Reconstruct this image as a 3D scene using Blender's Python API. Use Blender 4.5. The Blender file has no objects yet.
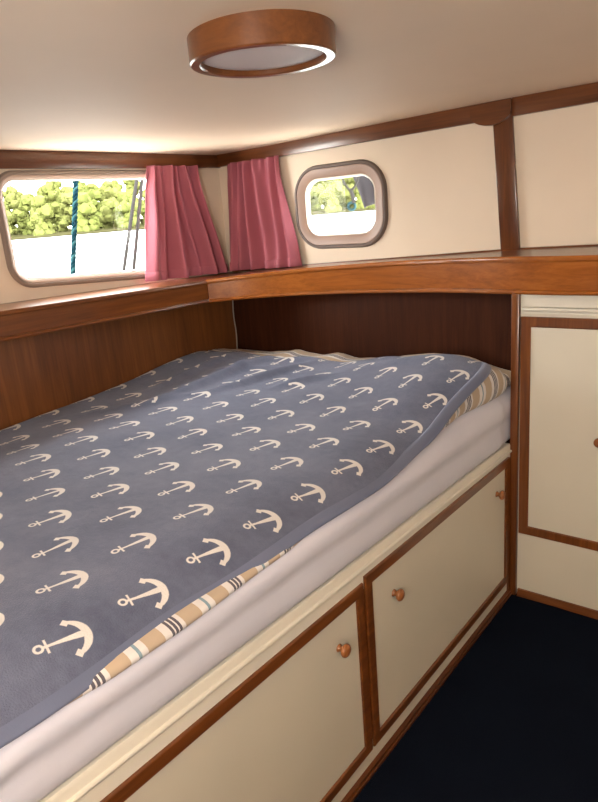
import bpy, bmesh, math, random
from mathutils import Vector, Matrix, noise
random.seed(7)
S = 1.4
scn = bpy.context.scene
COL = scn.collection
PI = math.pi

def W(x, y, z):                      # surveyed units (eye height = 1, eye at origin) -> metres, floor at 0
    return Vector((S*x, S*y, S*(1+z)))
def sm(t):
    t = max(0., min(1., t)); return t*t*(3-2*t)
def lerp(a, b, t): return a+(b-a)*t
def interp(pts, x):
    if x <= pts[0][0]: return pts[0][1]
    for (x0, y0), (x1, y1) in zip(pts, pts[1:]):
        if x <= x1: return lerp(y0, y1, (x-x0)/(x1-x0))
    return pts[-1][1]

# ------------------------------------------------------------------ materials
MATS = {}
class NT:
    def __init__(s, name):
        s.m = bpy.data.materials.new(name); s.m.use_nodes = True
        s.t = s.m.node_tree; s.b = s.t.nodes['Principled BSDF']; s.out = s.t.nodes['Material Output']
        MATS[name] = s.m
    def n(s, typ, **kw):
        nd = s.t.nodes.new(typ)
        for k, v in kw.items(): setattr(nd, k, v)
        return nd
    def link(s, a, b): s.t.links.new(a, b)
    def put(s, sock, v):
        if isinstance(v, (int, float)): sock.default_value = v
        elif isinstance(v, (tuple, list)): sock.default_value = v
        else: s.link(v, sock)
    def m_(s, op, a, b=None, c=None, clamp=False):
        nd = s.n('ShaderNodeMath', operation=op); nd.use_clamp = clamp
        s.put(nd.inputs[0], a)
        if b is not None: s.put(nd.inputs[1], b)
        if c is not None: s.put(nd.inputs[2], c)
        return nd.outputs[0]
    def coords(s, scale=(1, 1, 1), kind='Object', loc=(0, 0, 0)):
        tc = s.n('ShaderNodeTexCoord'); mp = s.n('ShaderNodeMapping')
        mp.inputs['Scale'].default_value = scale; mp.inputs['Location'].default_value = loc
        s.link(tc.outputs[kind], mp.inputs['Vector']); return mp.outputs['Vector']
    def noise(s, vec, scale, detail=4, rough=.55, dist=0.):
        nd = s.n('ShaderNodeTexNoise'); nd.inputs['Scale'].default_value = scale
        nd.inputs['Detail'].default_value = detail; nd.inputs['Roughness'].default_value = rough
        nd.inputs['Distortion'].default_value = dist
        s.link(vec, nd.inputs['Vector']); return nd.outputs['Fac']
    def ramp(s, fac, stops):
        r = s.n('ShaderNodeValToRGB'); e = r.color_ramp.elements
        while len(e) < len(stops): e.new(.5)
        for el, (p, c) in zip(e, stops):
            el.position = p; el.color = (*c, 1)
        s.link(fac, r.inputs[0]); return r.outputs[0]
    def mix(s, fac, a, b):
        nd = s.n('ShaderNodeMix', data_type='RGBA')
        s.put(nd.inputs[0], fac)
        for i, v in ((6, a), (7, b)):
            s.put(nd.inputs[i], (*v, 1) if isinstance(v, tuple) and len(v) == 3 else v)
        return nd.outputs[2]
    def bump(s, h, strength=.2, dist=.002):
        b = s.n('ShaderNodeBump'); b.inputs['Strength'].default_value = strength
        b.inputs['Distance'].default_value = dist
        s.link(h, b.inputs['Height']); s.link(b.outputs[0], s.b.inputs['Normal'])
    def set(s, **kw):
        for k, v in kw.items(): s.put(s.b.inputs[k.replace('_', ' ')], v)

def wood(name, grain, c0, c1, c2, rough=.28, bands=0., coat=.35, spec=.5):
    t = NT(name)
    sc = [14, 14, 14]; sc['xyz'.index(grain)] = .9
    v = t.coords(tuple(sc))
    a = t.noise(v, 3.0, 6, .6, .6)
    sc2 = [60, 60, 60]; sc2['xyz'.index(grain)] = 2.2
    b = t.noise(t.coords(tuple(sc2)), 3.0, 3, .6)
    sc3 = [1.6, 1.6, 1.6]; sc3['xyz'.index(grain)] = .15
    d = t.noise(t.coords(tuple(sc3), loc=(3.1, 1.7, .4)), 2.5, 2, .5)
    f = t.m_('ADD', t.m_('MULTIPLY', a, .55), t.m_('ADD', t.m_('MULTIPLY', b, .2), t.m_('MULTIPLY', d, .25+bands)))
    f = t.m_('SUBTRACT', f, bands*.5)
    col = t.ramp(f, [(.33, c0), (.5, c1), (.66, c2)])
    t.set(Base_Color=col, Roughness=rough, Coat_Weight=coat, Coat_Roughness=.18, Specular_IOR_Level=spec)
    t.bump(b, .12, .0006)
    return t.m
TEAK = ((.085, .024, .006), (.165, .050, .0115), (.255, .086, .019))
wood('teak_y', 'y', *TEAK); wood('teak_x', 'x', *TEAK); wood('teak_z', 'z', *TEAK); SHADED_TRIM = ((.065, .018, .005), (.118, .035, .009), (.18, .058, .014))
for ax in 'xyz': wood('trim_teak_'+ax, ax, *SHADED_TRIM)  # darker copy of the teak, shade on the upper trims put into colour
wood('teak_dark', 'y', (.05, .013, .004), (.10, .027, .007), (.16, .048, .012))
wood('teak_panel', 'z', (.095, .031, .009), (.165, .056, .014), (.235, .085, .021), .36, .25, .2)
wood('shaded_panel', 'z', (.026, .007, .003), (.045, .012, .0045), (.065, .019, .007), .5, .2, .0, .15)  # alcove wood darkened: shade under the shelf is put into its colour
wood('lamp_wood', 'x', (.10, .033, .010), (.165, .054, .015), (.225, .080, .021))
wood('fascia_wood', 'x', (.20, .055, .009), (.31, .092, .014), (.40, .130, .022), .24)

def plain(name, col, rough=.5, nscale=40., bump=.05, var=.06, **kw):
    t = NT(name)
    v = t.coords()
    n = t.noise(v, nscale, 3)
    big = t.noise(v, 2.3, 3)
    dk = tuple(c*(1-var) for c in col); lt = tuple(min(1, c*(1+var)) for c in col)
    t.set(Base_Color=t.ramp(big, [(.3, dk), (.7, lt)]), Roughness=rough, **kw)
    if bump: t.bump(n, bump, .001)
    return t.m
plain('cream_paint', (.71, .67, .565), .38, 60, .03, .03)
plain('cream_rail', (.74, .71, .62), .42, 60, 0, .03)
plain('wall_vinyl', (.74, .62, .49), .62, 140, .15, .04)
plain('ceiling_vinyl', (.82, .655, .50), .7, 120, .12, .03)
plain('gap_dark', (.012, .009, .008), .8, 40, 0)
plain('window_frame', (.46, .335, .265), .42, 30, .02, .05)
plain('porthole_frame', (.34, .225, .175), .42, 30, .02, .05)
plain('porthole_rim', (.12, .085, .07), .45, 30, .02, .05)
plain('window_rim', (.26, .20, .165), .45, 30, .02, .05)
plain('gasket', (.72, .66, .58), .5, 30, .02, .03)
plain('steel', (.022, .020, .020), .5, 30, .02, .03, Specular_IOR_Level=0.)
plain('rope_light', (.016, .045, .052), .8, 300, .4, .2, Specular_IOR_Level=0.)
plain('rope_teal', (.004, .016, .023), .8, 300, .4, .25, Specular_IOR_Level=0.)
plain('rope_pale', (.05, .048, .05), .8, 300, .4, .1, Specular_IOR_Level=0.)
plain('shackle_blue', (.03, .07, .09), .5, 30, .02, Specular_IOR_Level=0.)
plain('canvas_grey', (.035, .033, .039), .85, 200, .2, .06, Specular_IOR_Level=0.)
plain('diffuser', (.66, .58, .57), .55, 20, .0, .02)
plain('cable_white', (.32, .29, .25), .5, 20, 0)
plain('bank_soil', (.03, .027, .012), .9, 3, .2, .2, Specular_IOR_Level=0.)
plain('bark', (.20, .17, .10), .9, 8, .2, .2, Specular_IOR_Level=0.)
plain('knob_wood', (.30, .105, .03), .28, 20, .02, .12, Coat_Weight=.3)

t = NT('sheet_white')
v = t.coords()
t.set(Base_Color=t.ramp(t.noise(v, 3, 3), [(.3, (.67, .68, .80)), (.7, (.73, .735, .85))]), Roughness=.85, Sheen_Weight=.15)
t.bump(t.noise(v, 420, 2), .1, .0006)

t = NT('carpet')
v = t.coords()
f = t.noise(v, 420, 3, .7); g = t.noise(v, 5, 4)
t.set(Base_Color=t.mix(g, (.004, .006, .013), (.007, .011, .022)), Roughness=1., Specular_IOR_Level=.05)
t.bump(f, .6, .004)

t = NT('curtain_pink')
v = t.coords()
wv = t.noise(t.coords((900, 900, 300)), 1.0, 2)
t.set(Base_Color=t.ramp(t.noise(v, 4, 2), [(.3, (.36, .095, .128)), (.7, (.41, .113, .15))]), Roughness=.85, Sheen_Weight=.2)
t.bump(wv, .12, .0006)
tr = t.n('ShaderNodeBsdfTranslucent'); tr.inputs[0].default_value = (.55, .14, .17, 1)
mx = t.n('ShaderNodeMixShader'); mx.inputs[0].default_value = .07
t.link(t.b.outputs[0], mx.inputs[1]); t.link(tr.outputs[0], mx.inputs[2]); t.link(mx.outputs[0], t.out.inputs[0])

t = NT('pane_glass')
gl = t.n('ShaderNodeBsdfGlossy'); gl.inputs['Roughness'].default_value = .02
tp = t.n('ShaderNodeBsdfTransparent'); tp.inputs[0].default_value = (.96, .98, .97, 1)
mx = t.n('ShaderNodeMixShader'); mx.inputs[0].default_value = .006
t.link(tp.outputs[0], mx.inputs[1]); t.link(gl.outputs[0], mx.inputs[2]); t.link(mx.outputs[0], t.out.inputs[0])

t = NT('water')
v = t.coords((.35, .35, .35))
t.set(Base_Color=t.ramp(t.noise(v, 1, 4), [(.3, (.22, .22, .215)), (.7, (.25, .25, .245))]), Roughness=.55)
t.bump(t.noise(v, 2.5, 4), .5, .15)

t = NT('leaves')
oi = t.n('ShaderNodeObjectInfo')
v = t.coords((.3, .3, .3))
c = t.ramp(t.noise(v, 2.2, 5, .7), [(.32, (.066, .074, .018)), (.5, (.076, .083, .023)), (.68, (.086, .090, .031))])
t.set(Base_Color=t.mix(t.m_('MULTIPLY', oi.outputs['Random'], .5), c, (.090, .086, .031)), Roughness=1., Specular_IOR_Level=0.)

# striped duvet cover: bands across the bed, along V
t = NT('duvet_stripe')
uv = t.n('ShaderNodeUVMap'); sp = t.n('ShaderNodeSeparateXYZ'); t.link(uv.outputs[0], sp.inputs[0])
per = .150
ph = t.m_('DIVIDE', t.m_('FLOORED_MODULO', t.m_('ADD', sp.outputs[1], .045), per), per)
r = t.n('ShaderNodeValToRGB'); r.color_ramp.interpolation = 'CONSTANT'
TAN = (.50, .395, .29); WH = (.76, .74, .74); NV = (.055, .06, .10); LB = (.20, .33, .42); MD = (.30, .29, .33)
stops = [(0, WH), (.05, NV), (.085, WH), (.105, NV), (.14, WH), (.16, NV), (.195, WH), (.25, TAN), (.50, WH), (.60, LB), (.64, WH), (.72, TAN), (.95, WH)]
e = r.color_ramp.elements
while len(e) < len(stops): e.new(.5)
for el, (p, c) in zip(e, stops): el.position = p; el.color = (*c, 1)
t.link(ph, r.inputs[0])
ph2 = t.m_('FLOORED_MODULO', sp.outputs[0], .24)
chk = t.m_('LESS_THAN', ph2, .10)
t.set(Base_Color=t.mix(t.m_('MULTIPLY', chk, .08), r.outputs[0], (.62, .50, .38)), Roughness=.85, Sheen_Weight=.1)

# anchor fleece: printed anchors in a half-drop repeat, drawn from distance functions of the cloth's own UV
t = NT('anchor_fleece')
uv = t.n('ShaderNodeUVMap'); sp = t.n('ShaderNodeSeparateXYZ'); t.link(uv.outputs[0], sp.inputs[0])
M = t.m_
nz = t.n('ShaderNodeTexNoise'); nz.inputs['Scale'].default_value = 160; t.link(uv.outputs[0], nz.inputs['Vector'])
U, V = sp.outputs[0], sp.outputs[1]
row = M('FLOOR', M('ADD', M('DIVIDE', M('SUBTRACT', U, .842), .127), .5))
ul = M('SUBTRACT', M('SUBTRACT', U, .842), M('MULTIPLY', row, .127))
vv = M('SUBTRACT', M('SUBTRACT', M('SUBTRACT', V, -.024), M('MULTIPLY', row, .067)), M('MULTIPLY', M('LESS_THAN', row, .5), .138))
vl = M('SUBTRACT', vv, M('MULTIPLY', M('FLOOR', M('ADD', M('DIVIDE', vv, .153), .5)), .153))
p = M('SUBTRACT', M('MULTIPLY', vl, .974), M('MULTIPLY', ul, .225))
q = M('ADD', M('MULTIPLY', ul, .974), M('MULTIPLY', vl, .225))
qa = M('ABSOLUTE', q)
hyp = lambda a, b: M('SQRT', M('ADD', M('MULTIPLY', a, a), M('MULTIPLY', b, b)))
ring = M('SUBTRACT', M('ABSOLUTE', M('SUBTRACT', hyp(M('ADD', p, .0345), q), .0062)), .0021)
stock = M('MAXIMUM', M('SUBTRACT', M('ABSOLUTE', M('ADD', p, .0225)), .0019), M('SUBTRACT', qa, .0130))
shw = M('ADD', .0025, M('MULTIPLY', M('MAXIMUM', M('ADD', p, .010), 0.), .085))
shank = M('MAXIMUM', M('SUBTRACT', M('ABSOLUTE', M('SUBTRACT', p, .005)), .034), M('SUBTRACT', qa, shw))
ra = hyp(M('SUBTRACT', p, .005), q)
th = M('ADD', .0026, M('MULTIPLY', M('MAXIMUM', M('SUBTRACT', p, .016), 0.), .17))
arms = M('MAXIMUM', M('SUBTRACT', M('ABSOLUTE', M('SUBTRACT', ra, .0335)), th), M('SUBTRACT', .015, p))
fl = M('SUBTRACT', M('ADD', M('ABSOLUTE', M('SUBTRACT', p, .0165)), M('ABSOLUTE', M('SUBTRACT', qa, .0305))), .0078)
d = M('MINIMUM', M('MINIMUM', ring, stock), M('MINIMUM', shank, M('MINIMUM', arms, fl)))
d = M('ADD', d, M('MULTIPLY', M('LESS_THAN', row, -.5), 1.))
d = M('ADD', d, M('MULTIPLY', M('SUBTRACT', nz.outputs[0], .5), .0012))
mr = t.n('ShaderNodeMapRange'); mr.inputs[1].default_value = .0007; mr.inputs[2].default_value = -.0007
mr.inputs[3].default_value = 0.; mr.inputs[4].default_value = 1.; t.link(d, mr.inputs[0])
big = t.n('ShaderNodeTexNoise'); big.inputs['Scale'].default_value = 5; big.inputs['Detail'].default_value = 5; t.link(uv.outputs[0], big.inputs['Vector'])
mot = t.n('ShaderNodeTexNoise'); mot.inputs['Scale'].default_value = 38; mot.inputs['Detail'].default_value = 6; mot.inputs['Roughness'].default_value = .7; t.link(uv.outputs[0], mot.inputs['Vector'])
base = t.ramp(M('ADD', M('MULTIPLY', big.outputs[0], .6), M('MULTIPLY', mot.outputs[0], .4)), [(.36, (.080, .097, .165)), (.64, (.150, .172, .255))])
t.set(Base_Color=t.mix(mr.outputs[0], base, (.76, .735, .71)), Roughness=.9, Sheen_Weight=.25, Sheen_Roughness=.45, Sheen_Tint=(.75, .8, .95, 1))
fz = t.n('ShaderNodeTexNoise'); fz.inputs['Scale'].default_value = 330; fz.inputs['Detail'].default_value = 3; t.link(uv.outputs[0], fz.inputs['Vector'])
t.bump(M('ADD', fz.outputs[0], M('MULTIPLY', big.outputs[0], 1.5)), .55, .004)
plain('fleece_hem', (.125, .148, .235), .9, 300, .35, .15, Sheen_Weight=.45, Sheen_Tint=(.75, .8, .95, 1))

# ------------------------------------------------------------------ builders
def tag(o, label=None, cat=None, group=None, kind=None):
    if label: o['label'] = label
    if cat: o['category'] = cat
    if group: o['group'] = group
    if kind: o['kind'] = kind
    return o
def thing(name, loc, label, cat, group=None):
    o = bpy.data.objects.new(name, None); COL.objects.link(o)
    o.location = loc; o.empty_display_size = .05
    return tag(o, label, cat, group)
def wloc(o):
    v = Vector((0, 0, 0))
    while o is not None: v += o.location; o = o.parent
    return v
def obj(name, bm, mat, parent=None, smooth=True, origin=None, autosm=None):
    me = bpy.data.meshes.new(name)
    bmesh.ops.recalc_face_normals(bm, faces=bm.faces)
    o = bpy.data.objects.new(name, me); COL.objects.link(o)
    if parent is not None: o.parent = parent
    if origin is not None:
        o.location = Vector(origin) - (wloc(parent) if parent is not None else Vector((0, 0, 0)))
    off = wloc(o)
    bmesh.ops.translate(bm, verts=bm.verts, vec=-off)
    if smooth:
        ang = math.radians(autosm or 40)
        for f in bm.faces: f.smooth = True
        for e in bm.edges:
            if len(e.link_faces) == 2 and e.calc_face_angle(0) > ang: e.smooth = False
    bm.to_mesh(me); bm.free()
    me.materials.append(MATS[mat])
    return o
def hexa(bm, P, bevel=0.):
    """P: 8 corners, bottom ring 4 then top ring 4"""
    vs = [bm.verts.new(p) for p in P]
    fs = [bm.faces.new([vs[i] for i in f]) for f in ((3, 2, 1, 0), (4, 5, 6, 7), (0, 1, 5, 4), (1, 2, 6, 5), (2, 3, 7, 6), (3, 0, 4, 7))]
    if bevel > 0:
        es = {e for f in fs for e in f.edges}
        bmesh.ops.bevel(bm, geom=list(es), offset=bevel, segments=2, affect='EDGES', profile=.5)
    return bm
def box(bm, a, b, bevel=0.):
    x0, y0, z0 = [min(a[i], b[i]) for i in range(3)]; x1, y1, z1 = [max(a[i], b[i]) for i in range(3)]
    return hexa(bm, [(x0, y0, z0), (x1, y0, z0), (x1, y1, z0), (x0, y1, z0), (x0, y0, z1), (x1, y0, z1), (x1, y1, z1), (x0, y1, z1)], bevel)
def tube(bm, pts, r, n=8, closed=False):
    pts = [Vector(p) for p in pts]; rings = []; L = len(pts)
    up = None
    for i, p in enumerate(pts):
        if closed: tg = pts[(i+1) % L]-pts[i-1]
        else: tg = pts[min(i+1, L-1)]-pts[max(i-1, 0)]
        tg.normalize()
        if up is None:
            up = tg.orthogonal().normalized()
        up = (up - tg*up.dot(tg)).normalized()
        s = tg.cross(up)
        rr = r(i/(L-1)) if callable(r) else r
        rings.append([bm.verts.new(p+rr*(math.cos(2*PI*k/n)*up+math.sin(2*PI*k/n)*s)) for k in range(n)])
    for i in range(L if closed else L-1):
        a, b = rings[i], rings[(i+1) % L]
        for k in range(n): bm.faces.new((a[k], a[(k+1) % n], b[(k+1) % n], b[k]))
    if not closed:
        bm.faces.new(rings[0][::-1]); bm.faces.new(rings[-1])
    return bm
def lathe(bm, prof, origin, axis, n=24, a0=0):
    """prof: (radius, along) list"""
    axis = Vector(axis).normalized(); u = axis.orthogonal().normalized(); w = axis.cross(u); o = Vector(origin)
    rings = []
    for r, h in prof:
        if r < 1e-6: rings.append([bm.verts.new(o+axis*h)])
        else: rings.append([bm.verts.new(o+axis*h+r*(math.cos(2*PI*k/n)*u+math.sin(2*PI*k/n)*w)) for k in range(n)])
    for a, b in zip(rings, rings[1:]):
        for k in range(n):
            k2 = (k+1) % n
            if len(a) == 1 and len(b) == 1: continue
            if len(a) == 1: bm.faces.new((a[0], b[k2], b[k]))
            elif len(b) == 1: bm.faces.new((a[k], a[k2], b[0]))
            else: bm.faces.new((a[k], a[k2], b[k2], b[k]))
    return bm
def sweep(bm, sections, caps=True, loop=False):
    """sections: list of closed rings with equal counts"""
    R_ = [[bm.verts.new(p) for p in s] for s in sections]; n = len(R_[0])
    for i in range(len(R_) if loop else len(R_)-1):
        a, b = R_[i], R_[(i+1) % len(R_)]
        for k in range(n): bm.faces.new((a[k], a[(k+1) % n], b[(k+1) % n], b[k]))
    if caps and not loop: bm.faces.new(R_[0][::-1]); bm.faces.new(R_[-1])
    return bm
def rrect(a0, a1, b0, b1, r, n=8, tilt=0.):
    """rounded rectangle loop in (a,b); tilt shears b with a below centre"""
    pts = []
    for cx, cy, st in ((a1-r, b1-r, 0), (a0+r, b1-r, 90), (a0+r, b0+r, 180), (a1-r, b0+r, 270)):
        for k in range(n+1):
            t_ = math.radians(st+90*k/n); pts.append((cx+r*math.cos(t_), cy+r*math.sin(t_)))
    bm_ = (b0+b1)/2
    return [(a, b + (tilt*(a-a0)*max(0, (bm_-b)/(bm_-b0)) if tilt else 0)) for a, b in pts]
def plate_with_hole(outer, hole, mapf, thick_vec):
    """outer: 4 corners, hole: loop; mapf (a,b)->Vector"""
    bm = bmesh.new()
    ov = [bm.verts.new(mapf(*p)) for p in outer]; hv = [bm.verts.new(mapf(*p)) for p in hole]
    es = [bm.edges.new((l[i], l[(i+1) % len(l)])) for l in (ov, hv) for i in range(len(l))]
    bmesh.ops.triangle_fill(bm, use_beauty=True, edges=es)
    g = bmesh.ops.extrude_face_region(bm, geom=list(bm.faces))
    bmesh.ops.translate(bm, verts=[e for e in g['geom'] if isinstance(e, bmesh.types.BMVert)], vec=thick_vec)
    return bm
def grid(bm, nu, nv, f, uvf=None):
    uvl = bm.loops.layers.uv.new('UVMap') if uvf else None
    vs = [[bm.verts.new(f(i/nu, j/nv)) for i in range(nu+1)] for j in range(nv+1)]
    for j in range(nv):
        for i in range(nu):
            fc = bm.faces.new((vs[j][i], vs[j][i+1], vs[j+1][i+1], vs[j+1][i]))
            if uvl:
                for lp, (a, b) in zip(fc.loops, ((i, j), (i+1, j), (i+1, j+1), (i, j+1))): lp[uvl].uv = uvf(a/nu, b/nv)
    return vs
def struct(name, bm, mat, parent=None, **kw):
    o = obj(name, bm, mat, parent, **kw)
    if parent is None: o['kind'] = 'structure'
    return o

# ------------------------------------------------------------------ room shell (surveyed units)
XL, YB, XR, YF = -1.62, 1.66, .75, -.75
T = .035
bm = bmesh.new(); box(bm, W(XL-T, YF-T, -1.04), W(XR+T, YB+T, -1.0)); struct('floor', bm, 'carpet', smooth=False)
def ceil_z(x, y):
    base = .203+.017*sm((x+1.62)/1.2)
    u = min(1, max(0, (x-XL)/1.2)); v = min(1, max(0, (YB-y)/1.0))
    return base+.046*(1-(1-u)**2)*(1-(1-v)**2)
bm = bmesh.new()
def cf(i, j):
    x = lerp(XL-T, XR+T, i); y = lerp(YF-T, YB+T, j); return W(x, y, ceil_z(x, y))
vs = grid(bm, 40, 40, cf)
g = bmesh.ops.extrude_face_region(bm, geom=list(bm.faces))
bmesh.ops.translate(bm, verts=[e for e in g['geom'] if isinstance(e, bmesh.types.BMVert)], vec=(0, 0, .05))
struct('ceiling', bm, 'ceiling_vinyl')
ZT = .235
# left wall with the wide window
w1 = dict(a0=.872, a1=1.46, b0=-.131, b1=.158); T1 = -.058
hole1 = rrect(.884, 1.448, -.119, .147, .055, 10, T1)
struct('wall_left', plate_with_hole([(YF, -1), (YB, -1), (YB, ZT-.02), (YF, ZT-.02)], hole1, lambda a, b: W(XL, a, b), (-S*T, 0, 0)), 'wall_vinyl', smooth=False)
# back wall with the porthole
hole2 = rrect(-1.280, -1.002, -.092, .110, .07, 10)
struct('wall_back', plate_with_hole([(XL-T, -1), (XR, -1), (XR, ZT), (XL-T, ZT)], hole2, lambda a, b: W(a, YB, b), (0, S*T, 0)), 'wall_vinyl', smooth=False)
# right wall and rear bulkhead, both behind the camera
bm = bmesh.new(); box(bm, W(XR, YF, -1), W(XR+T, YB, .30)); struct('wall_right', bm, 'wall_vinyl', smooth=False)
bm = bmesh.new(); box(bm, W(XL-T, YF-T, -1), W(XR+T, YF, .30)); struct('wall_front', bm, 'wall_vinyl', smooth=False)

def window(name, rings, mapf, inward, hole, glass_loop, label=None):
    """rings: list of (loop,depth) profile from outer lip to inner reveal"""
    bm = bmesh.new()
    rl = [[mapf(*p)+inward*d_ for p in lp] for lp, d_ in rings]
    n = len(rl[0])
    V_ = [[bm.verts.new(p) for p in r] for r in rl]
    for a, b in zip(V_, V_[1:]+V_[:1]):
        for k in range(n): bm.faces.new((a[k], a[(k+1) % n], b[(k+1) % n], b[k]))
    return bm
def make_window(name, mapf, inward, outer, tilt, rad, fw, rm, fm, nseg=10):
    a0, a1, b0, b1 = outer
    L = lambda e, r: rrect(a0+e, a1-e, b0+e, b1-e, r, nseg, tilt)
    root = thing(name, mapf((a0+a1)/2, b0), None, None); root['kind'] = 'structure'
    prof = [(0, .000), (.001, .008), (.004, .013), (.012, .013), (.014, .009), (.016, .009), (.016, -.01), (.0, -.01)]
    rim = [(L(e*S*.72, max(.01, rad-e)), d_) for e, d_ in ((0, .0), (.0015, .009), (.004, .014), (.010, .0145), (.012, .010), (.012, -.005))]
    o = obj('window_rim', window(name, rim, mapf, inward, None, None), rm, root); 
    fr = [(L(e, max(.01, rad-e)), d_) for e, d_ in ((.011, -.004), (.0112, .0105), (.013, .0125), (fw*.70, .0095), (fw*.86, .004), (fw*.9, -.004))]
    obj('window_frame', window(name, fr, mapf, inward, None, None), fm, root)
    gk = [(L(e, max(.01, rad-e)), d_) for e, d_ in ((fw*.84, -.006), (fw*.86, .0035), (fw*.93, .004), (fw, -.004), (fw, -.02), (fw*.84, -.02))]
    obj('window_gasket', window(name, gk, mapf, inward, None, None), 'gasket', root)
    bm = bmesh.new()
    lp = [mapf(*p)-inward*.012 for p in L(fw*.9, max(.01, rad-fw*.9))]
    f = bm.faces.new([bm.verts.new(p) for p in lp])
    g = bmesh.ops.extrude_face_region(bm, geom=[f])
    bmesh.ops.translate(bm, verts=[e for e in g['geom'] if isinstance(e, bmesh.types.BMVert)], vec=-inward*.004)
    obj('window_pane', bm, 'pane_glass', root, smooth=False)
    return root
make_window('window_1', lambda a, b: W(XL, a, b), Vector((1, 0, 0)), (.866, 1.47, -.130, .158), T1, .062, .026, 'window_rim', 'window_frame')
make_window('window_2', lambda a, b: W(a, YB, b), Vector((0, -1, 0)), (-1.304, -.978, -.112, .131), 0, .088, .044, 'porthole_rim', 'porthole_frame')

# paneling under the ledges
bm = bmesh.new(); box(bm, W(XL, YF, -1), W(-1.56, YB, -.19)); struct('trim_1', bm, 'teak_panel', smooth=False)
bm = bmesh.new(); box(bm, W(-1.56, 1.60, -1), W(-.50, YB, -.19)); struct('trim_2', bm, 'shaded_panel', smooth=False)

# cornice strips under the ceiling
bm = bmesh.new()
y0, y1 = YF, YB
hexa(bm, [W(XL, y0, .157), W(XL+.012, y0, .157), W(XL+.012, y1, .163), W(XL, y1, .163), W(XL, y0, .215), W(XL+.012, y0, .208), W(XL+.012, y1, .203), W(XL, y1, .205)], .003)
struct('trim_3', bm, 'trim_teak_y')
bm = bmesh.new()
zb = lambda x: .165+.015*(x+1.6)
zt = lambda x: .206+.021*(x+1.6)
for xa, xb in ((XL+.012, -.627), (-.623, XR)):
    hexa(bm, [W(xa, YB-.014, zb(xa)), W(xb, YB-.014, zb(xb)), W(xb, YB, zb(xb)), W(xa, YB, zb(xa)), W(xa, YB-.014, zt(xa)), W(xb, YB-.014, zt(xb)), W(xb, YB, zt(xb)+.005), W(xa, YB, zt(xa)+.005)], .003)
struct('trim_4', bm, 'trim_teak_x')
# post with its half-round head block
bm = bmesh.new()
hexa(bm, [W(-.649, YB-.012, -.14), W(-.601, YB-.012, -.14), W(-.601, YB, -.14), W(-.649, YB, -.14), W(-.672, YB-.012, .19), W(-.624, YB-.012, .19), W(-.624, YB, .19), W(-.672, YB, .19)], .003)
struct('trim_5', bm, 'trim_teak_z')
bm = bmesh.new()
loop = [(-.725, .214), (-.725, .196)] + [(-.674-.051*math.cos(a*PI/16), .196-.030*math.sin(a*PI/16)) for a in range(1, 16)] + [(-.623, .196), (-.623, .218)]
sweep(bm, [[W(a, YB-.022, b) for a, b in loop], [W(a, YB-.006, b) for a, b in loop]])
bmesh.ops.bevel(bm, geom=[e for e in bm.edges if len(e.link_faces) == 2 and e.calc_face_angle(0) > .7], offset=.003, segments=2, affect='EDGES')
struct('trim_6', bm, 'trim_teak_x')
# thin bead along the foot of the back wall
bm = bmesh.new()
xs = [-1.60+.05*k for k in range(47)]
ztop = lambda x: interp([(-1.62, -.178), (-1.3, -.162), (-.6, -.132), (-.3, -.128), (.8, -.124)], x)
sweep(bm, [[W(x, YB-.007, ztop(x)-.002), W(x, YB, ztop(x)-.002), W(x, YB, ztop(x)+.005), W(x, YB-.007, ztop(x)+.004)] for x in xs])
struct('trim_7', bm, 'trim_teak_x')

# ------------------------------------------------------------------ ledges
led = thing('ledge', W(-1.475, .8, -.24), 'straight dark teak ledge under the wide window and left curtain', 'ledge')
lt = lambda y: interp([(-.75, -.134), (.75, -.163), (1.42, -.176), (1.66, -.181)], y)
lb = lambda y: interp([(-.75, -.206), (.75, -.232), (1.42, -.243), (1.66, -.247)], y)
ys = [-.75, 0, .4, .75, 1.1, 1.43]
def ledge_sec(pr): return [[W(x, y, z+(lt(y) if k else lb(y))) for x, z, k in pr] for y in ys+[1.655]]
bm = bmesh.new(); sweep(bm, ledge_sec([(XL+.001, .004, 1), (-1.474, 0, 1), (-1.474, -.012, 1), (XL+.001, -.012, 1)])); obj('ledge_top', bm, 'teak_y', led)
def fsec(pr): return [[W(x, y, z+(lt(y) if k else lb(y))) for x, z, k in pr] for y in ys]
bm = bmesh.new(); sweep(bm, fsec([(-1.49, -.011, 1), (-1.477, -.011, 1), (-1.477, .008, 0), (-1.49, .008, 0)])); obj('fascia', bm, 'teak_y', led)
bm = bmesh.new(); sweep(bm, fsec([(-1.478, 0, 1), (-1.4735, .0005, 1), (-1.471, -.003, 1), (-1.471, -.008, 1), (-1.474, -.0115, 1), (-1.478, -.0115, 1)])); obj('upper_bead', bm, 'teak_y', led)
bm = bmesh.new(); sweep(bm, fsec([(-1.49, 0, 0), (-1.473, 0, 0), (-1.470, .004, 0), (-1.472, .009, 0), (-1.477, .0105, 0), (-1.49, .0105, 0)])); obj('lower_bead', bm, 'teak_y', led)

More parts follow.
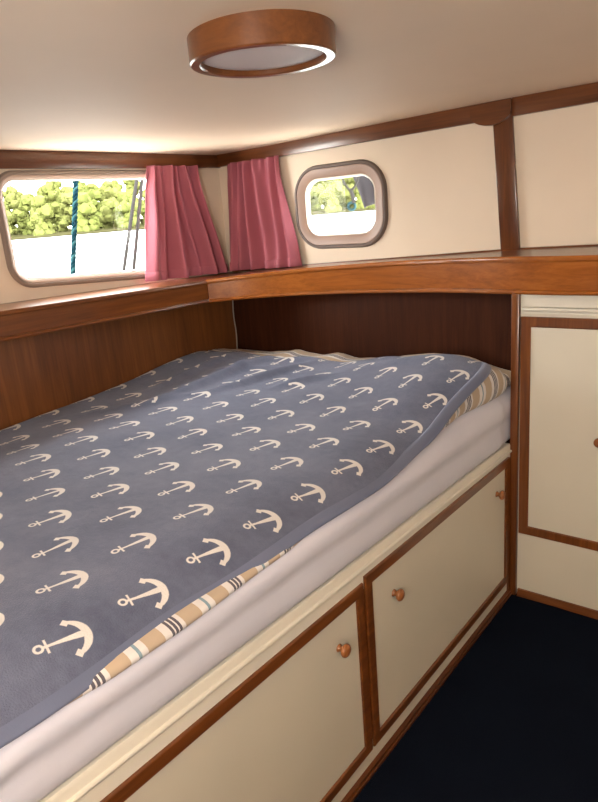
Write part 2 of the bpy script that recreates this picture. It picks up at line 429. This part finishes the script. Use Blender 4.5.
shelf = thing('shelf', W(-.9, 1.57, -.23), 'long curved teak shelf sweeping over the head of the berth beneath the small porthole', 'shelf')
fy = [(-1.475, 1.405), (-1.36, 1.487), (-1.244, 1.535), (-1.08, 1.562), (-.9, 1.565), (-.72, 1.535), (-.56, 1.487), (-.46, 1.463), (-.37, 1.45), (-.2, 1.435), (.75, 1.42)]
def cat(pts, x):
    for i in range(len(pts)-1):
        if x <= pts[i+1][0]:
            p0, p1, p2, p3 = pts[max(i-1, 0)], pts[i], pts[i+1], pts[min(i+2, len(pts)-1)]
            t_ = (x-p1[0])/(p2[0]-p1[0])
            m1 = (p2[1]-p0[1])/(p2[0]-p0[0]); m2 = (p3[1]-p1[1])/(p3[0]-p1[0]); h = p2[0]-p1[0]
            return (2*t_**3-3*t_**2+1)*p1[1]+(t_**3-2*t_**2+t_)*h*m1+(-2*t_**3+3*t_**2)*p2[1]+(t_**3-t_**2)*h*m2
    return pts[-1][1]
st = lambda x: interp([(-1.48, -.174), (-1.2, -.158), (-.9, -.145), (-.56, -.134), (-.3, -.131), (.8, -.128)], x)
sb = lambda x: interp([(-1.48, -.243), (-1.24, -.237), (-.9, -.229), (-.56, -.218), (-.37, -.214), (.8, -.20)], x)
xs = [-1.474+.03*k for k in range(48)]+[0, .3, .745]
def shsec(pr, back=None): return [[W(x, (YB-.001) if dy is None else cat(fy, x)+dy, dz+(st(x) if k else sb(x))) for dy, dz, k in pr] for x in xs]
bm = bmesh.new(); sweep(bm, [[W(x, YB-.001, ztop(x)+.001), W(x, cat(fy, x)+.003, st(x)), W(x, cat(fy, x)+.003, st(x)-.012), W(x, YB-.001, st(x)-.014)] for x in xs]); obj('shelf_top', bm, 'teak_x', shelf)
bm = bmesh.new(); sweep(bm, shsec([(.004, -.011, 1), (.016, -.011, 1), (.016, .006, 0), (.004, .006, 0)])); obj('fascia', bm, 'fascia_wood', shelf)
bm = bmesh.new(); sweep(bm, shsec([(.006, .0, 1), (.001, .0008, 1), (-.002, -.003, 1), (-.002, -.009, 1), (.001, -.0125, 1), (.006, -.0125, 1)])); obj('upper_bead', bm, 'fascia_wood', shelf)
bm = bmesh.new(); sweep(bm, shsec([(.017, 0, 0), (-.001, 0, 0), (-.004, .004, 0), (-.002, .008, 0), (.004, .010, 0), (.017, .010, 0)])); obj('lower_bead', bm, 'fascia_wood', shelf)

# ------------------------------------------------------------------ berth
XF = -.774
berth = thing('berth', (XF-.05, .9, 0), 'cream berth base with two teak framed cupboard doors beneath the mattress', 'bed')
rt = lambda y: 1.4+interp([(-.2, -.758), (.33, -.769), (2.06, -.815)], y)      # rail top (metres)
bm = bmesh.new()
box(bm, (-2.18, -.35, .0), (XF-.022, 2.05, .575)); obj('carcass', bm, 'cream_paint', berth, smooth=False)
bm = bmesh.new()
ysb = [-.35, .33, 1.2, 2.075]
dt = lambda y: 1.4+interp([(-.35, -.822), (.4, -.829), (2.05, -.856)], y)
sweep(bm, [[(XF-.024, y, dt(y)-.03), (XF-.004, y, dt(y)-.03), (XF-.004, y, rt(y)-.006), (XF-.008, y, rt(y)), (XF-.024, y, rt(y))] for y in ysb]); obj('top_rail', bm, 'cream_rail', berth)
bm = bmesh.new()
sweep(bm, [[(XF-.005, y, rt(y)-.030), (XF+.001, y, rt(y)-.029), (XF+.0025, y, rt(y)-.0255), (XF+.001, y, rt(y)-.022), (XF-.005, y, rt(y)-.021)] for y in ysb]); obj('bead', bm, 'cream_rail', berth)
bm = bmesh.new(); box(bm, (XF-.024, -.35, .025), (XF-.004, 2.075, .09)); obj('kickboard', bm, 'cream_paint', berth, smooth=False)
bm = bmesh.new()
sweep(bm, [[(XF-.006, y, .001), (XF+.008, y, .001), (XF+.008, y, .009), (XF+.003, y, .0105), (XF+.003, y, .013), (XF+.006, y, .0145), (XF+.005, y, .021), (XF-.001, y, .023), (XF-.006, y, .023)] for y in (-.35, 2.075)]); obj('base_trim', bm, 'teak_dark', berth)
bm = bmesh.new(); box(bm, (XF-.022, 2.052, .0), (XF-.0015, 2.079, 1.4-.862)); obj('end_stile', bm, 'teak_z', berth, smooth=False)

def knob_bm(c, axis):
    prof = [(0, -.002), (.0095, -.002), (.0100, .0), (.0075, .004), (.0066, .009), (.0085, .014), (.0135, .018), (.0158, .023), (.0155, .028), (.0125, .033), (.0065, .036), (0, .037)]
    return lathe(bmesh.new(), [(r*1.02, h*.74) for r, h in prof], c, axis, 24)
def door_frame_bm(P, w, dn, depth):
    """P: 4 corners (lower-left, lower-right, upper-right, upper-left) on the face; dn outward normal; mitred ring with rounded profile"""
    c = [Vector(p) for p in P]
    def inset(d_):
        out = []
        for i in range(4):
            e1 = (c[(i+1) % 4]-c[i]).normalized(); e0 = (c[i-1]-c[i]).normalized()
            out.append(c[i]+(e1+e0)*d_)
        return out
    secs = [(0, -depth), (0, -.002), (.002, 0), (w-.004, 0), (w, -.003), (w, -depth)]
    bm = bmesh.new()
    R_ = [[bm.verts.new(p+dn*h) for p in inset(d_)] for d_, h in secs]
    for a, b in zip(R_, R_[1:]+R_[:1]):
        for k in range(4): bm.faces.new((a[k], a[(k+1) % 4], b[(k+1) % 4], b[k]))
    return bm, inset
def cupboard_door(parent, P, w, dn, depth, knob, frame_mat, loc):
    dn = Vector(dn)
    bm, inset = door_frame_bm(P, w, dn, depth)
    q_ = inset(w-.004)
    pb = bmesh.new()
    hexa(pb, [p-dn*depth for p in q_]+[p-dn*.005 for p in q_])
    door = obj('door', pb, 'cream_paint', parent, smooth=False, origin=loc)
    obj('door_frame', bm, frame_mat, door, smooth=False)
    obj('knob', knob_bm(Vector(knob)-dn*.004, dn), 'knob_wood', door, autosm=70)
    return door
zb_d = 1.4-.951*S
X1 = XF+.003
cupboard_door(berth, [(X1, -.28, zb_d-.005), (X1, 1.128, zb_d), (X1, 1.128, 1.4-.607*S), (X1, -.28, 1.4-.588*S)], .031, (1, 0, 0), .022, (X1, 1.020, 1.4-.686*S), 'teak_y', (XF, .4, .1))
cupboard_door(berth, [(X1, 1.137, zb_d), (X1, 2.050, zb_d-.004), (X1, 2.050, 1.4-.611*S), (X1, 1.137, 1.4-.598*S)], .031, (1, 0, 0), .022, (X1, 1.268, 1.4-.681*S), 'teak_y', (XF, 1.6, .1))
d2 = [o for o in berth.children if o.name.startswith('door')][1]
obj('knob', knob_bm(Vector((X1-.004, 1.948, 1.4-.680*S)), (1, 0, 0)), 'knob_wood', d2, autosm=70)

# ------------------------------------------------------------------ cabinet on the right
YC = 1.485*S
cab = thing('cabinet', (W(-.53, 1.485, -1)), 'tall cream cabinet with teak framed door beyond the foot of the berth aisle', 'cabinet')
bm = bmesh.new(); box(bm, (W(-.556, 1.492, -1)), (W(XR-.002, 1.655, -.20))); obj('carcass', bm, 'cream_paint', cab, smooth=False)
bm = bmesh.new(); box(bm, W(-.557, 1.480, -1.0), W(-.5385, 1.494, -.216), .003); obj('side_post', bm, 'teak_z', cab)
bm = bmesh.new(); box(bm, W(-.534, 1.486, -.246), W(XR-.002, 1.495, -.20)); obj('top_panel', bm, 'cream_rail', cab, smooth=False)
bm = bmesh.new()
sweep(bm, [[W(x, 1.494, -.247), W(x, 1.482, -.248), W(x, 1.4805, -.252), W(x, 1.482, -.256), W(x, 1.485, -.258), W(x, 1.485, -.262), W(x, 1.494, -.262)] for x in (-.534, XR-.002)]); obj('moulding', bm, 'cream_rail', cab)
cupboard_door(cab, [W(-.5345, 1.484, -.820), W(-.290, 1.484, -.820), W(-.290, 1.484, -.2695), W(-.5365, 1.484, -.2695)], .033, (0, -1, 0), .014, W(-.352, 1.484, -.546), 'teak_z', W(-.41, 1.485, -.82))
pl = [(-.534, 1.487), (-.48, 1.490), (-.44, 1.492), (-.41, 1.497), (-.34, 1.512), (-.2, 1.53), (XR-.002, 1.56)]
bm = bmesh.new(); sweep(bm, [[W(x, 1.50, -.995), W(x, 1.488, -.995), W(x, 1.488, -.822), W(x, 1.50, -.822)] for x in (-.534, XR-.002)]); obj('plinth', bm, 'cream_paint', cab, smooth=False)
bm = bmesh.new()
sweep(bm, [[W(x, 1.495, -.999), W(x, y-.008, -.999), W(x, y-.008, -.990), W(x, y-.005, -.986), W(x, y-.005, -.980), W(x, 1.495, -.979)] for x, y in ((-.534, 1.487), (-.44, 1.489), (-.34, 1.487), (XR-.002, 1.485))]); obj('base_trim', bm, 'teak_x', cab)

# ------------------------------------------------------------------ bedding
MT = 1.4-.615
def H(x, y):                                  # blanket top, height above floor
    z = -.575
    L = -.641+(y-.98)*.057
    z += (L-z)*sm((-1.45-x)/.73)
    z += sm((y-1.25)/.75)*.022*sm((-1.0-x)/.4)+sm((y-1.46)/.47)*.088*sm((x+1.45)/.55)
    z += .006*noise.noise((x*3.1, y*3.1, .4))+.004*noise.noise((x*8, y*6, 2.4))
    for x0, y0, x1, y1, h, w in FOLDS:
        dx, dy = x1-x0, y1-y0; L2 = dx*dx+dy*dy
        t_ = max(0, min(1, ((x-x0)*dx+(y-y0)*dy)/L2))
        dd = math.hypot(x-x0-t_*dx, y-y0-t_*dy)
        z += h*math.exp(-(dd/w)**2)*math.sin(PI*(.08+.84*t_))
    return 1.4+z
FOLDS = [(-1.78, 1.38, -1.72, 2.02, .028, .030), (-1.62, 1.50, -1.50, 1.95, .022, .025), (-1.95, 1.50, -1.95, 2.02, .022, .03),
         (-1.42, 1.62, -1.30, 1.78, .018, .025), (-2.02, 1.2, -1.6, 1.55, .007, .03), (-1.25, 1.85, -.95, 1.95, .010, .04), (-1.88, 1.75, -1.66, 1.82, .012, .03),
         (-1.45, .5, -1.0, .62, .004, .03), (-1.1, 1.5, -.85, 1.62, .005, .04), (-1.7, 1.92, -1.45, 2.02, .016, .04)]
bm = bmesh.new()
def msec(y):
    b = rt(y)+.001; o_ = .006*math.sin(y*9)*.3
    e = -.779 if y < 2.0 else -.787
    h = MT-b
    fr = [(-.006, .02), (-.001, .08), (.002, .18), (.0015, .30), (-.0005, .40), (.0005, .47), (.0055, .53), (.009, .60), (.0100, .67), (.0075, .735), (.002, .795), (-.006, .85), (-.017, .90), (-.032, .945), (-.055, .98)]
    out = [(-2.182, y, b), (e-.03, y, b)]
    for dx, k in fr:
        z = b+h*k; wv = math.sin(PI*k)
        cr = noise.noise((y*3.2+z*9, z*22-y*5.0, .7))
        fold = (1-abs(cr)*3.2) if abs(cr) < .31 else 0
        wgt = .35+.65*sm((1.0-y)/.5)
        out.append((e+dx+wv*(.0045*noise.noise((y*5, z*12, 3.3))+.006*fold*wgt*noise.noise((y*2, 1.1, 8.2))*1.6), y, z+.0035*noise.noise((y*4, k*3, 6.1))*wv))
    out += [(e-.09, y, MT)]+[(xx, y, min(MT+.002, H(xx, y)-.048)) for xx in (-1.3, -1.5, -1.6, -1.7, -1.8, -1.9, -2.0, -2.1, -2.182)]
    return out
ym = [-.34+.0125*k for k in range(202)]+[2.19, 2.215]
sweep(bm, [msec(y) for y in ym])
mat_o = obj('mattress', bm, 'sheet_white', None, origin=(-1.48, .93, 1.4-.79), autosm=60)
tag(mat_o, 'thick mattress in a white fitted sheet lying on the cream berth base', 'mattress')

def xe(y):                                    # blanket front edge
    e = -.780+.004*math.sin(y*7.1)+.003*math.sin(y*17+1)+.010*sm((y-1.1)/.15)*sm((1.45-y)/.15)
    if y > 1.80: e -= .070*min(1, (y-1.80)/.235)**2.2
    return e
BX0, BY0, BY1 = -2.172, -.30, 2.035
ED = .16
def edrop(y):
    return .053-.028*sm((y-1.25)/.4)
def bpt(u, v):
    y = lerp(BY0, BY1, v)
    e = xe(y)
    x = lerp(BX0, e, u)
    z = H(x, y)
    t_ = 1-(e-x)/ED
    if t_ > 0: z -= edrop(y)*t_**2.0
    t2 = 1-(BY1+.012*math.sin(x*9)-y)/.08
    if t2 > 0: z -= .022*min(1, t2)**2
    yy = y
    if v > .93: yy += (.018*math.sin(x*8)+.012*math.sin(x*19))*(v-.93)/.07
    return Vector((x, yy, z))
def buv(u, v):
    y = lerp(BY0, BY1, v); e = xe(y); x = lerp(BX0, e, u)
    a = -x if x > -1.52 else 1.52+(-x-1.52)*.72
    t_ = 1-(e-x)/ED
    if t_ > 0: a -= .0096*t_**3
    return (a, y)
bm = bmesh.new()
grid(bm, 170, 220, lambda i, j: bpt(1-(1-i)**1.15, j), lambda i, j: buv(1-(1-i)**1.15, j))
blk = obj('blanket', bm, 'anchor_fleece', None, origin=(-1.45, .87, 1.4-.59), autosm=180)
tag(blk, 'slate blue fleece blanket printed with white anchors spread over the berth', 'blanket')
md = blk.modifiers.new('thickness', 'SOLIDIFY'); md.thickness = .010; md.offset = -1
bm = bmesh.new()
path = [bpt(1, k/120)+Vector((.001, 0, -.004)) for k in range(121)]+[bpt(1-k/60, 1)+Vector((0, .001, -.004)) for k in range(1, 61)]
def hem(bm, path):
    secs = []
    for i, p in enumerate(path):
        tg = (path[min(i+1, len(path)-1)]-path[max(i-1, 0)]); tg.z = 0; tg.normalize()
        n_ = Vector((tg.y, -tg.x, 0))            # outward
        d_ = (n_+Vector((0, 0, -.55))).normalized(); w_ = Vector((0, 0, 1))*.84+n_*.5
        secs.append([p+d_*(.017*math.cos(a*PI/5)-.010)+w_*(.0048*math.sin(a*PI/5)) for a in range(10)])
    return sweep(bm, secs)
hem(bm, path)
obj('hem', bm, 'fleece_hem', blk, autosm=180)

def dtop(x, y):
    z = H(x, min(y, 2.0))-.017
    z -= .050*sm((y-1.95)/.12)*sm((x+1.15)/.3)
    if y > 1.9:
        k = sm((y-1.96)/.10)
        z += k*(.006*math.sin(x*7+1)+.004*math.sin(x*17)+.012*noise.noise((x*9, y*9, 5)))
        z -= .035*sm((y-2.12)/.09)
    return z
def dxe(y): return -.767-.030*sm((y-.84)/.25)*sm((1.95-y)/.25)-.016*sm((.46-y)/.15)+.004*math.sin(y*5.3)+.0025*math.sin(y*13) - (.020*sm((y-2.0)/.06))
DY0, DY1 = -.28, 2.21
def dsec(v):
    y = lerp(DY0, DY1, v); e = dxe(y); pts = []; uvs = []
    N = 60
    lo = MT+.004
    for k in range(N+1):
        x = lerp(-2.165, e-.028, k/N)
        t_ = max(0, 1-(e-x)/ED)
        z = dtop(x, y)-edrop(y)*t_**2.0*.9
        pts.append(Vector((x, y, max(z, min(lo+.012, H(x, y)-.030)-.03*max(0, t_)**2)))); uvs.append(-x)
    top = pts[-1].z; bt = MT-.036+.024*sm((y-1.25)/.35); mid = (top+bt)/2
    for k in range(1, 9):
        a = PI/2-PI*k/8
        pts.append(Vector((e-.028+.030*math.cos(a), y, mid+(top-mid)*math.sin(a) if a > 0 else mid+(mid-bt)*math.sin(a))))
        uvs.append(-(e-.028)-.012*k)
    for xx in (-1.3, -1.6, -1.8, -2.0, -2.165): pts.append(Vector((xx, y, min(lo-.001, H(xx, y)-.044)))); uvs.append(1.2)
    return pts, uvs
NV_ = 150
bm = bmesh.new(); uvl = bm.loops.layers.uv.new('UVMap')
secs = [dsec(j/NV_) for j in range(NV_+1)]
R_ = [[bm.verts.new(p) for p in s[0]] for s in secs]; n = len(R_[0])
for j in range(NV_):
    for k in range(n):
        k2 = (k+1) % n
        f = bm.faces.new((R_[j][k], R_[j][k2], R_[j+1][k2], R_[j+1][k]))
        for lp, (kk, jj) in zip(f.loops, ((k, j), (k2, j), (k2, j+1), (k, j+1))): lp[uvl].uv = (secs[jj][1][kk], lerp(DY0, DY1, jj/NV_))
for r_, jj in ((R_[0][::-1], 0), (R_[-1], NV_)):
    f = bm.faces.new(r_)
    for lp in f.loops: lp[uvl].uv = (-lp.vert.co.x, lp.vert.co.y+lp.vert.co.z)
dv = obj('duvet', bm, 'duvet_stripe', None, origin=(-1.45, .9, 1.4-.61), autosm=80)
tag(dv, 'striped beige and white duvet peeking out under the anchor blanket', 'duvet')

# ------------------------------------------------------------------ curtains
def curtain(mapf, inward, top, bot, zt_, zb_, folds, amp, label, loc, sgn=1, seed=0):
    """top/bot: (start,end) along the wall; folds: list of (position 0..1, width, strength)"""
    NU, NVv = 120, 60
    def depth(s, t_):
        h = 0
        for p_, w_, k_ in folds:
            p2 = p_+.03*math.sin(t_*2.3+p_*9)
            h += k_*math.exp(-((s-p2)/(w_*.68*(.75+.45*t_)))**2)
        gather = .006*math.sin(s*70+seed)*(1-sm(t_/.22))
        return max(.012, .014+amp*h*(.65+.55*t_)+gather+.003*noise.noise((s*7, t_*3, seed)))
    def P_(s, t_):
        a0 = lerp(top[0], bot[0], t_**1.15); a1 = lerp(top[1], bot[1], sm(t_*.9)/sm(.9)*1.0)
        a = lerp(a0, a1, s)
        z = lerp(zt_(a), lerp(zb_[0], zb_[1], s), t_)
        return mapf(a, z)+inward*S*depth(s, t_)
    bm = bmesh.new(); grid(bm, NU, NVv, P_)
    o = obj('curtain', bm, 'curtain_pink', None, origin=loc, autosm=180)
    tag(o, label, 'curtain', None)
    md = o.modifiers.new('thickness', 'SOLIDIFY'); md.thickness = .0022; md.offset = 1
    bm = bmesh.new()
    sweep(bm, [[P_(k/NU, 1-tt)+inward*dd for tt, dd in ((.075, .0015), (.07, .004), (.0, .004), (-.004, .002), (0, -.003), (.07, -.001))] for k in range(NU+1)])
    h = obj('hem', bm, 'curtain_pink', o, autosm=60)
    return o
curtain(lambda a, b: W(XL, a, b), Vector((1, 0, 0)), (1.340, 1.545), (1.272, 1.640), lambda a: .168, (-.160, -.172),
        [(.06, .08, .7), (.19, .05, .6), (.36, .075, 1.15), (.55, .05, .55), (.68, .07, 1.0), (.88, .06, .8)], .046,
        'pink curtain gathered at the right end of the wide window', W(XL+.02, 1.47, .16), seed=1)
curtain(lambda a, b: W(a, YB, b), Vector((0, -1, 0)), (-1.568, -1.340), (-1.600, -1.285), lambda a: zb(a)+.003, (-.168, -.158),
        [(.20, .055, 1.1), (.30, .06, .8), (.46, .055, 1.05), (.63, .09, .95), (.80, .07, .75), (.96, .06, .7)], .044,
        'pink curtain hanging left of the small porthole in the corner', W(-1.45, YB-.02, .16), seed=4)

# ------------------------------------------------------------------ ceiling lamp
LX, LY, LZ = -.700, .838, .2215
lamp = thing('ceiling_lamp', W(LX, LY, ceil_z(LX, LY)), 'round ceiling lamp with a deep teak ring and flat frosted glass', 'lamp')
Ro, Ri = .1105*S, .0940*S
hh = (ceil_z(LX, LY)+.012-LZ)*S
bm = bmesh.new()
prof = [(Ro-.003, 0), (Ro, .003), (Ro, hh), (Ri, hh), (Ri, .003), (Ri+.003, 0), (Ro-.003, 0)]
lathe(bm, prof, W(LX, LY, LZ), (0, 0, 1), 72)
bmesh.ops.remove_doubles(bm, verts=bm.verts, dist=1e-5)
obj('ring', bm, 'lamp_wood', lamp)
bm = bmesh.new(); lathe(bm, [(0, .005), (Ri*.6, .006), (Ri*.93, .010), (Ri+.002, .014), (Ri+.002, .018), (0, .018)], W(LX, LY, LZ), (0, 0, 1), 64); obj('diffuser', bm, 'diffuser', lamp)

# thin cable down the corner of the alcove
bm = bmesh.new(); tube(bm, [W(-1.552, 1.590+.002*math.sin(k), lerp(-.22, -.46, k/12)) for k in range(13)], .0028, 8)
c_ = obj('cable', bm, 'cable_white', None, origin=W(-1.552, 1.59, -.46)); tag(c_, 'thin white cable running down the dark corner behind the bedding', 'cable')

# ------------------------------------------------------------------ outside
def rope(bm, a, b, r, turns, n=160, strands=3, sel=(0, 1, 2)):
    a, b = Vector(a), Vector(b); d_ = (b-a).normalized(); u = d_.orthogonal().normalized(); w_ = d_.cross(u)
    for s_ in sel:
        tube(bm, [a.lerp(b, k/n)+r*.62*(math.cos(2*PI*(turns*k/n+s_/strands))*u+math.sin(2*PI*(turns*k/n+s_/strands))*w_) for k in range(n+1)], r*.52, 6)
ox = 1.80/1.62
def outl(y, z, k=ox): return W(XL*k, y*k, z*k)
a = outl(1.026, -.21); b = outl(1.134, .245)
bm = bmesh.new(); rope(bm, a, b, .0105, 13, sel=(0, 1))
o = obj('mooring_rope', bm, 'rope_teal', None, origin=a); tag(o, 'twisted teal mooring rope hanging outside the wide window', 'rope')
bm = bmesh.new(); rope(bm, a, b, .0105, 13, sel=(2,)); obj('light_strand', bm, 'rope_light', o)
k2 = 1.9/1.62
def stanchion(a, b, r, label):
    bm = bmesh.new(); tube(bm, [a, b], r, 12)
    o = obj('stanchion', bm, 'steel', None, origin=a); tag(o, label, 'pole', None)
stanchion(outl(1.190, -.20, k2), outl(1.366, .27, k2), .0085, 'slim grey pole leaning outside the window, left of the pair by the curtain')
stanchion(outl(1.232, -.20, k2), outl(1.372, .255, k2), .0085, 'slim grey pole close to the pink curtain, right of the pair outside the window')
bm = bmesh.new(); 
# grey canvas and rope loop outside the porthole
k3 = 1.80/1.66
def outb(x, z, dy=0, k=k3): return W(x*k, YB*k+dy, z*k)
def cv(i, j):
    z = lerp(.20, -.002, j)
    x0 = lerp(-1.16, -1.055, j**.8); x1 = -.86
    x = lerp(x0, x1, i)
    return outb(x, z+.012*math.sin(i*5)*j, .012*math.sin(i*22+j*3)*(.4+.6*j))
bm = bmesh.new(); grid(bm, 50, 30, cv)
o = obj('canvas_cover', bm, 'canvas_grey', None, origin=outb(-1.0, .2)); md = o.modifiers.new('thickness', 'SOLIDIFY'); md.thickness = .006; md.offset = 0
tag(o, 'grey canvas cover hanging outside the porthole at its upper right', 'cover')
lp = [(-1.088, .096), (-1.068, .105), (-1.046, .088), (-1.052, .066), (-1.072, .050), (-1.090, .066), (-1.098, .084)]
def smooth_loop(pts, n=8):
    L = len(pts); out = []
    for i in range(L):
        p0, p1, p2, p3 = [Vector((*pts[(i+q_) % L], 0)) for q_ in (-1, 0, 1, 2)]
        for k in range(n):
            t_ = k/n
            out.append(.5*((2*p1)+(-p0+p2)*t_+(2*p0-5*p1+4*p2-p3)*t_**2+(-p0+3*p1-3*p2+p3)*t_**3))
    return out
bm = bmesh.new()
tube(bm, [outb(p.x, p.y, -.045) for p in smooth_loop(lp)], .0055, 8, True)
tube(bm, [outb(-1.072, .050, -.045), outb(-1.066, .034, -.045), outb(-1.064, .014, -.045)], .0085, 8)
o = obj('rope_loop', bm, 'rope_pale', None, origin=outb(-1.07, .1, -.045)); tag(o, 'pale rope loop hanging in front of the grey canvas outside the porthole', 'rope')
bm = bmesh.new()
tube(bm, [outb(-1.072+.012*math.cos(2*PI*k/16), .006+.010*math.sin(2*PI*k/16), -.045) for k in range(16)], .0055, 8, True)
o2 = obj('shackle', bm, 'shackle_blue', o)

# river, far bank and trees
az = math.radians(43); nd = Vector((-math.cos(az), math.sin(az), 0)); td = Vector((math.sin(az), math.cos(az), 0))
WZ = .3
bm = bmesh.new()
q_ = [nd*3.3-td*170, nd*3.3+td*170, nd*212+td*260, nd*212-td*260]
hexa(bm, [Vector((p.x, p.y, WZ-1)) for p in q_]+[Vector((p.x, p.y, WZ)) for p in q_]); struct('water', bm, 'water', smooth=False)
bm = bmesh.new()
sweep(bm, [[nd*a+td*s_+Vector((0, 0, WZ+h+.25*noise.noise((s_*.11, a*.2, 0)) if h > 0 else WZ+h)) for a, h in ((206, -1), (206, .35), (212, .9), (275, 2.2), (275, -1))] for s_ in [-240+6*k for k in range(81)]])
struct('riverbank', bm, 'bank_soil')
def crown_bm(seed, R, Hh, n=1300):
    rnd = random.Random(seed); bm = bmesh.new()
    cl = []
    for k in range(34):
        a = rnd.uniform(0, 2*PI); h = rnd.uniform(.05, .93); rad = R*(1-.75*h**1.8)
        rr = rad*rnd.uniform(.2, .8)
        cl.append((Vector((rr*math.cos(a), rr*math.sin(a), Hh*h)), R*rnd.uniform(.24, .40)))
    for c_, r_ in cl:
        g = bmesh.ops.create_icosphere(bm, subdivisions=2, radius=r_*.9, matrix=Matrix.Translation(c_))
        for v in g['verts']:
            d_ = (v.co-c_); v.co = c_+d_*(1+.5*noise.noise(v.co*1.1+Vector((seed, 0, 0))))
        for k in range(n//34):
            d_ = Vector((rnd.gauss(0, 1), rnd.gauss(0, 1), rnd.gauss(0, 1))).normalized()
            p_ = c_+d_*r_*rnd.uniform(.8, 1.35); s_ = rnd.uniform(.16, .40)
            a_ = Vector((rnd.gauss(0, 1), rnd.gauss(0, 1), rnd.gauss(0, 1))).normalized(); b_ = a_.orthogonal().normalized()
            bm.faces.new([bm.verts.new(p_+s_*(x*a_+y*b_)) for x, y in ((-1, -.1), (0, -.6), (1, .1), (0, .6))])
    return bm
KINDS = ['broad light green tree on the far riverbank', 'tall narrow light green tree on the far riverbank', 'low bushy yellow green tree on the far riverbank']
dims = [(5.2, 14.5), (4.6, 16.5), (5.2, 12.0)]
protos = []
for i in range(3):
    tr_ = bpy.data.objects.new('tree', None); COL.objects.link(tr_)
    tag(tr_, KINDS[i], 'tree', ['broad trees across the river', 'narrow trees across the river', 'bushy trees across the river'][i])
    o = obj('crown', crown_bm(i*5+2, *dims[i]), 'leaves', tr_, smooth=True)
    bm = bmesh.new(); tube(bm, [(0, 0, -.6), (.1, .05, dims[i][1]*.3), (0, .1, dims[i][1]*.7)], lambda t_: .32*(1-.7*t_), 8); obj('trunk', bm, 'bark', tr_)
    protos.append(tr_)
used = [False]*3; rnd = random.Random(11)
spots = [(rw, -132+12.6*k+3.4*((rw*2) % 4)) for rw in range(4) for k in range(22)]
for rw, s0 in spots:
    s_ = s0+rnd.uniform(-.6, .6); kd = rnd.choice(((2, 2, 0), (0, 2, 0), (0, 1, 1), (1, 1, 0))[rw])
    p_ = nd*(213+12.5*rw+rnd.uniform(-1, 1))+td*s_; hz = WZ+.4+.3*rw
    if not used[kd]: r_ = protos[kd]; used[kd] = True
    else:
        r_ = protos[kd].copy(); COL.objects.link(r_)
        for ch in list(protos[kd].children):
            c2 = ch.copy(); COL.objects.link(c2); c2.parent = r_
    r_.location = (p_.x, p_.y, hz); r_.rotation_euler = (0, 0, rnd.uniform(0, 6.28)); sc_ = rnd.uniform(.86, 1.14); r_.scale = (sc_, sc_, sc_)

# ------------------------------------------------------------------ light
w = bpy.data.worlds.new('World'); scn.world = w; w.use_nodes = True
nt = w.node_tree; bg = nt.nodes['Background']
tc = nt.nodes.new('ShaderNodeTexCoord'); sx = nt.nodes.new('ShaderNodeSeparateXYZ'); rp = nt.nodes.new('ShaderNodeValToRGB')
nt.links.new(tc.outputs['Generated'], sx.inputs[0]); nt.links.new(sx.outputs[2], rp.inputs[0]); nt.links.new(rp.outputs[0], bg.inputs[0])
rp.color_ramp.elements[0].position = 0; rp.color_ramp.elements[0].color = (1, .97, .93, 1)
rp.color_ramp.elements[1].position = .7; rp.color_ramp.elements[1].color = (.94, .97, 1, 1)
bg.inputs[1].default_value = 11.0
def area(name, loc, target, sx_, sy_, power, col, portal=False):
    l = bpy.data.lights.new(name, 'AREA'); l.shape = 'RECTANGLE'; l.size = sx_; l.size_y = sy_; l.energy = power; l.color = col
    o = bpy.data.objects.new(name, l); COL.objects.link(o); o.location = loc
    o.rotation_euler = (Vector(target)-Vector(loc)).to_track_quat('-Z', 'Z').to_euler()
    if portal: l.cycles.is_portal = True
    return o
c1 = W(XL-T-.01, 1.16, .01); area('daylight_window', c1, c1+Vector((1, 0, 0)), .9, .45, 1, (1, 1, 1), True)
c2 = W(-1.141, YB+T+.01, .01); area('daylight_porthole', c2, c2+Vector((0, -1, 0)), .42, .32, 1, (1, 1, 1), True)
area('ceiling_fill', W(-.10, -.45, -.05), W(-.35, .25, .70), .5, .3, 14.5, (1, .95, .88))  # added area light, unseen, evens out the ceiling brightness
pl_ = bpy.data.lights.new('rear_fill', 'POINT'); pl_.energy = 5; pl_.color = (1, .97, .93); pl_.shadow_soft_size = .12  # unseen point light added behind the camera to brighten the berth front
po = bpy.data.objects.new('rear_fill', pl_); COL.objects.link(po); po.location = W(.30, -.40, .14)

# ------------------------------------------------------------------ camera
cam = bpy.data.cameras.new('camera'); co = bpy.data.objects.new('camera', cam); COL.objects.link(co)
cam.sensor_fit = 'VERTICAL'; cam.sensor_height = 32; cam.lens = 654.27*32/802; cam.clip_end = 1000; cam.clip_start = .02
yaw, pit, rol = -0.68520259, -0.27927481, -0.08211644
fw = Vector((math.sin(yaw)*math.cos(pit), math.cos(yaw)*math.cos(pit), math.sin(pit)))
r_ = fw.cross(Vector((0, 0, 1))).normalized(); u_ = r_.cross(fw)
r2 = math.cos(rol)*r_+math.sin(rol)*u_; u2 = -math.sin(rol)*r_+math.cos(rol)*u_
m3 = Matrix((r2, u2, -fw)).transposed()
co.matrix_world = Matrix.Translation((0, 0, 1.4)) @ m3.to_4x4()
scn.camera = co
vs_ = scn.view_settings
vs_.view_transform = 'Standard'; vs_.look = 'None'; vs_.gamma = 1; vs_.use_curve_mapping = False; vs_.exposure = 1.3
